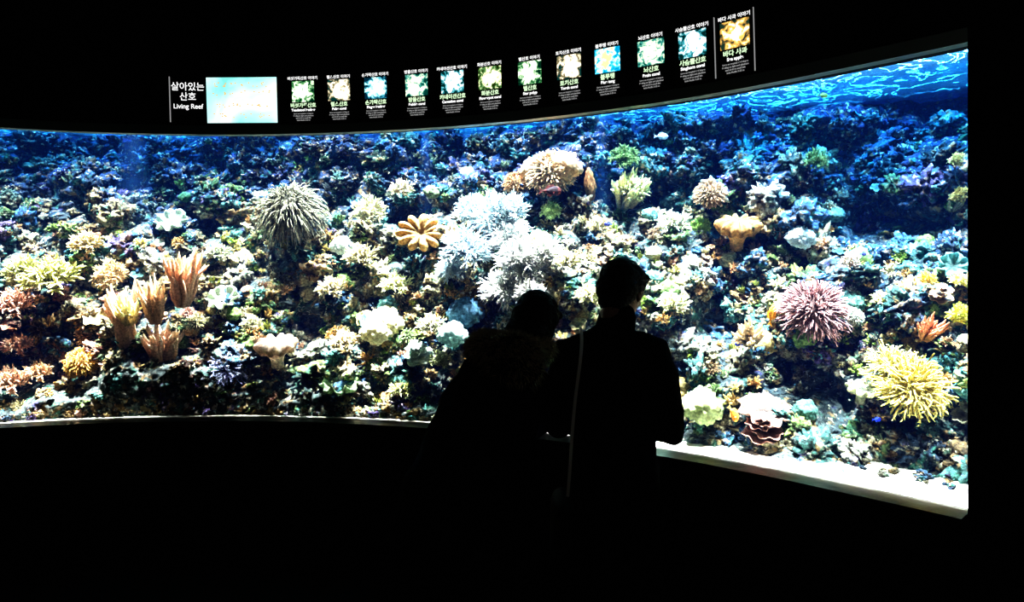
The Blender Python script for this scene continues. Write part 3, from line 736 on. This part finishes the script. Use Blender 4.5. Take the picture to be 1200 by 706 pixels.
def head(prefix,parent,M,long=False,sc=1.0):
    S=M@Matrix.Scale(sc,4)
    R=lambda ax,an: Matrix.Rotation(an,3,ax)
    parts=[ell((0,-.008,.028),(.072,.088,.078)),ell((0,.018,-.03),(.060,.070,.075)),ell((0,.055,-.085),(.026,.026,.020)),
        loft([((0,.083,.018),.008,.008),((0,.095,-.005),.010,.012),((0,.106,-.026),.014,.012)],12),
        ell((.028,.070,.030),(.026,.016,.009)),ell((-.028,.070,.030),(.026,.016,.009)),
        ell((.040,.058,-.02),(.018,.018,.016)),ell((-.040,.058,-.02),(.018,.018,.016)),
        loft([((0,-.02,-.05),.05,.052),((0,-.035,-.12),.052,.055)],16)]
    for s in (-1,1):
        parts.append(ell((s*.078,-.004,-.008),(.008,.018,.028),R('Z',-s*.35)))
        parts.append(ell((s*.075,.0,-.030),(.007,.009,.011)))
    fuse(prefix+'_head',parts,.0045,3,M_skin,parent,S)
    for s in (-1,1):
        v,f=ell((s*.030,.074,.008),(.0125,.0115,.0085)); mesh_obj('eye',[S@Vector(p) for p in v],f,M_eye,True,parent)
        v,f=ell((s*.030,.0835,.008),(.005,.0035,.005)); mesh_obj('iris',[S@Vector(p) for p in v],f,M_iris,True,parent)
    v,f=ell((0,.086,-.052),(.023,.007,.0075)); mesh_obj('mouth',[S@Vector(p) for p in v],f,M_lip,True,parent)
    hp=[ell((0,-.020,.045),(.089,.102,.084)),ell((0,-.050,.0),(.086,.066,.085)),ell((0,-.055,-.055),(.062,.046,.055)),ell((.03,.050,.085),(.045,.042,.028)),ell((-.03,.050,.085),(.045,.042,.028)),
        ell((.076,-.012,.035),(.015,.042,.040)),ell((-.076,-.012,.035),(.015,.042,.040))]
    if long:
        hp+=[ell((0,-.05,-.07),(.085,.060,.11)),ell((.070,-.01,-.04),(.022,.045,.10)),ell((-.070,-.01,-.04),(.022,.045,.10))]
    ho=fuse(prefix+'_hair',hp,.006,2,M_hair,parent,S,.005,35)
    V=[];Fl=[]; me=ho.data; r=random.Random(5)
    for i in range(900):
        vv=me.vertices[r.randrange(len(me.vertices))]; p=vv.co; nn=vv.normal
        if nn.length<.1: continue
        dwn=Vector((r.uniform(-.4,.4),r.uniform(-.4,.4),-1)); d=(nn*.35+dwn).normalized(); s=d.cross(nn); 
        if s.length<.1: continue
        s=s.normalized()*.0012; o=len(V); e=p+nn*.001+d*r.uniform(.012,.024); V+=[p-s,p+s,e]; Fl.append((o,o+1,o+2))
    mesh_obj(prefix+'_hair_strands',V,Fl,M_hair,False,parent)

# ---- man
man=bpy.data.objects.new('man',None); link(man)
T=Matrix.Translation((.395,2.68,0))
body=[loft([((0,-.03,.84),.170,.125),((0,-.02,.98),.160,.118),((0,-.01,1.12),.172,.122),((-.004,0,1.22),.185,.122),((-.004,.0,1.29),.175,.105),((0,.005,1.345),.115,.082),((.012,.015,1.39),.066,.064),((.022,.03,1.43),.055,.058)],26),
 loft([((.10,0,1.318),.06,.06),((.160,0,1.298),.064,.066),((.198,-.015,1.19),.058,.062),((.222,-.03,1.06),.054,.058),((.228,-.03,.985),.052,.054),((.17,.10,.985),.046,.048),((.085,.235,1.03),.036,.036)],18),
 loft([((-.10,0,1.318),.06,.06),((-.172,0,1.298),.064,.066),((-.205,-.015,1.19),.058,.062),((-.225,-.02,1.04),.054,.056),((-.22,-.01,1.0),.050,.052),((-.15,.12,1.0),.044,.046),((-.075,.235,1.03),.036,.036)],18)]
legs=[]
for s in (-1,1):
    legs.append(loft([((s*.085,-.03,.86),.095,.11),((s*.095,-.02,.68),.082,.092),((s*.10,0,.48),.062,.066),((s*.105,-.03,.28),.056,.062),((s*.11,-.035,.07),.050,.055)],18))
fuse('man_body',body+legs,.010,5,M_jacket,man,T,.007,9)
fuse('jacket_collar',[loft([((.006,.0,1.365),.080,.077),((.016,.010,1.405),.076,.074),((.024,.016,1.437),.072,.070)],24)],.008,2,M_jacket,man,T,.002,20)
fuse('jacket_hem',[loft([((0,-.03,.76),.182,.140),((0,-.03,.84),.176,.132)],28)],.01,3,M_jacket,man,T,.004,12)
for s in (-1,1):
    fuse('shoe',[loft([((s*.11,-.07,.045),.040,.040),((s*.115,.02,.045),.044,.040),((s*.125,.12,.036),.046,.032),((s*.13,.17,.030),.036,.026)],16),ell((s*.11,-.03,.075),(.046,.06,.045))],.007,3,M_shoe,man,T)
Hm=T@Matrix.Translation((.048,.062,1.525))@Matrix.Rotation(-math.radians(36),4,'Z')@Matrix.Rotation(-math.radians(24),4,'X')
head('man',man,Hm,False,1.02)
def hM(pos,fdir,palm):
    y=Vector(fdir).normalized(); z=-Vector(palm).normalized(); z=(z-y*z.dot(y)).normalized(); x=y.cross(z)
    return Matrix(((x.x,y.x,z.x,pos[0]),(x.y,y.y,z.y,pos[1]),(x.z,y.z,z.z,pos[2]),(0,0,0,1)))
hand('hand_right',man,T@hM((.078,.245,1.035),(-.35,.75,.35),(-.8,-.35,.1)),1,.75)
hand('hand_left',man,T@hM((-.068,.245,1.035),(.35,.75,.35),(.8,-.35,.1)),-1,.75)
phone=box('smartphone_body',(-.075,-.005,-.037),(.075,.005,.037),M_shoe,man,.003)
phone.matrix_world=T@Matrix.Translation((.004,.315,1.085))@Matrix.Rotation(-.5,4,'X')
def ribbon(name,pts,w,mat,parent,th=.003):
    v=[];f=[];m=len(pts)
    for i,p in enumerate(pts):
        d=(pts[min(i+1,m-1)]-pts[max(i-1,0)]).normalized(); up=Vector((0,-1,.15)); s=d.cross(up).normalized(); u=s.cross(d).normalized()
        for a_,b_ in ((-1,-1),(1,-1),(1,1),(-1,1)): v.append(p+s*w/2*a_+u*th/2*b_)
    for i in range(m-1):
        for k in range(4): f.append((i*4+k,i*4+(k+1)%4,i*4+4+(k+1)%4,i*4+4+k))
    return mesh_obj(name,v,f,mat,False,parent)
S_=[(-.118,.10,1.22),(-.12,.07,1.345),(-.125,.0,1.385),(-.130,-.085,1.345),(-.140,-.128,1.27),(-.158,-.135,1.14),(-.172,-.145,1.0),(-.182,-.155,.86),(-.19,-.15,.76)]
def cr3(P,n=8):
    P=[Vector(p) for p in P]; Q=[P[0]*2-P[1]]+P+[P[-1]*2-P[-2]]; out=[]
    for i in range(1,len(Q)-2):
        for k in range(n):
            t=k/n;a,b,c,d=Q[i-1:i+3]; out.append(.5*((2*b)+(c-a)*t+(2*a-5*b+4*c-d)*t*t+(3*b-a-3*c+d)*t**3))
    out.append(P[-1]); return out
ribbon('bag_strap',[T@p for p in cr3(S_)],.012,M_strap,man)
fuse('shoulder_bag',[loft([((-.20,-.10,.56),.055,.13),((-.20,-.10,.74),.050,.12)],20,Vector((1,0,0)))],.01,3,M_shoe,man,T)

# ---- woman
wo=bpy.data.objects.new('woman',None); link(wo)
I4m=Matrix.Identity(4)
coat=[loft([((-.24,2.38,.46),.235,.19),((-.225,2.39,.62),.215,.18),((-.20,2.42,.82),.195,.165),((-.15,2.46,.97),.170,.145),((-.09,2.51,1.11),.170,.138),((-.04,2.55,1.20),.160,.12),((-.01,2.57,1.255),.110,.09),((.03,2.595,1.30),.062,.06),((.05,2.61,1.33),.05,.052)],28),
 loft([((-.10,2.56,1.225),.06,.06),((-.152,2.55,1.205),.064,.066),((-.205,2.53,1.10),.060,.064),((-.262,2.52,.97),.056,.060),((-.28,2.55,.93),.052,.054),((-.20,2.68,.90),.046,.048),((-.12,2.76,.90),.038,.038)],18),
 loft([((.03,2.58,1.23),.058,.058),((.085,2.60,1.20),.060,.062),((.075,2.64,1.08),.055,.057),((.055,2.68,.985),.050,.052),((.085,2.76,.96),.042,.042),((.125,2.80,.97),.034,.034)],18)]
for s in (-1,1):
    coat.append(loft([((-.24+s*.085,2.38,.50),.075,.08),((-.25+s*.09,2.36,.30),.058,.062),((-.26+s*.09,2.33,.08),.046,.05)],16))
fuse('woman_body',coat,.011,5,M_coat,wo,I4m,.010,8)
for s in (-1,1):
    x=-.26+s*.09
    fuse('boot',[loft([((x,2.30,.045),.036,.04),((x,2.38,.045),.040,.038),((x+.01,2.47,.034),.042,.030),((x+.012,2.51,.03),.032,.024)],16),loft([((x,2.33,.06),.050,.055),((x,2.34,.26),.056,.06)],16)],.007,3,M_shoe,wo)
Hw=Matrix.Translation((.088,2.635,1.408))@Matrix.Rotation(math.radians(12),4,'Y')@Matrix.Rotation(-math.radians(25),4,'Z')@Matrix.Rotation(-math.radians(28),4,'X')
head('woman',wo,Hw,True,.95)
hand('hand_left',wo,hM((-.125,2.755,.90),(.7,.6,.1),(.2,.1,-1)),-1,.5)
hand('hand_right',wo,hM((.118,2.795,.97),(.5,.35,.25),(.2,-.9,.1)),1,.8)
hood=fuse('hood',[ell((-.015,2.50,1.318),(.135,.075,.065)),ell((-.095,2.56,1.325),(.07,.08,.06)),ell((.085,2.57,1.318),(.065,.07,.055)),ell((0,2.47,1.26),(.11,.06,.08))],.009,4,M_coat,wo,I4m,.010,12)
V=[];Fl=[]; r=random.Random(9); me=hood.data; nv=len(me.vertices)
for i in range(9000):
    vv=me.vertices[r.randrange(nv)]; p=vv.co; nn=vv.normal
    if p.z<1.30 and r.random()<.75: continue
    d=(nn+Vector((r.uniform(-.6,.6),r.uniform(-.6,.6),r.uniform(-.8,.4)))).normalized(); s=d.orthogonal().normalized()*.0011; o=len(V); l=r.uniform(.015,.034)
    m_=p+d*l*.6+Vector((0,0,-.003)); e=p+d*l+Vector((0,0,-.009)); V+=[p-s,p+s,m_+s*.7,m_-s*.7,e]; Fl+=[(o,o+1,o+2,o+3),(o+3,o+2,o+4)]
mesh_obj('fur_trim',V,Fl,M_fur,False,wo)

# ------------------------------------------------------------------ dim room fill, added to lift strap and fur
l=bpy.data.lights.new('room_fill_light','AREA'); l.energy=8; l.size=.5; l.color=(1,.95,.88)
o=bpy.data.objects.new('room_fill_light',l); link(o); o.location=(-.3,.2,3.9)
w=bpy.data.worlds.new('dark'); scene.world=w; w.use_nodes=True; w.node_tree.nodes['Background'].inputs[0].default_value=(0,0,0,1)

cam=bpy.data.cameras.new('camera'); cam.lens=24; cam.sensor_width=36; cam.shift_y=-32/1200; cam.clip_start=.05
co=bpy.data.objects.new('camera',cam); link(co); co.location=(0,0,EYE); co.rotation_euler=(math.pi/2,0,0); scene.camera=co
print('verts',sum(len(o.data.vertices) for o in scene.objects if o.type=='MESH'))
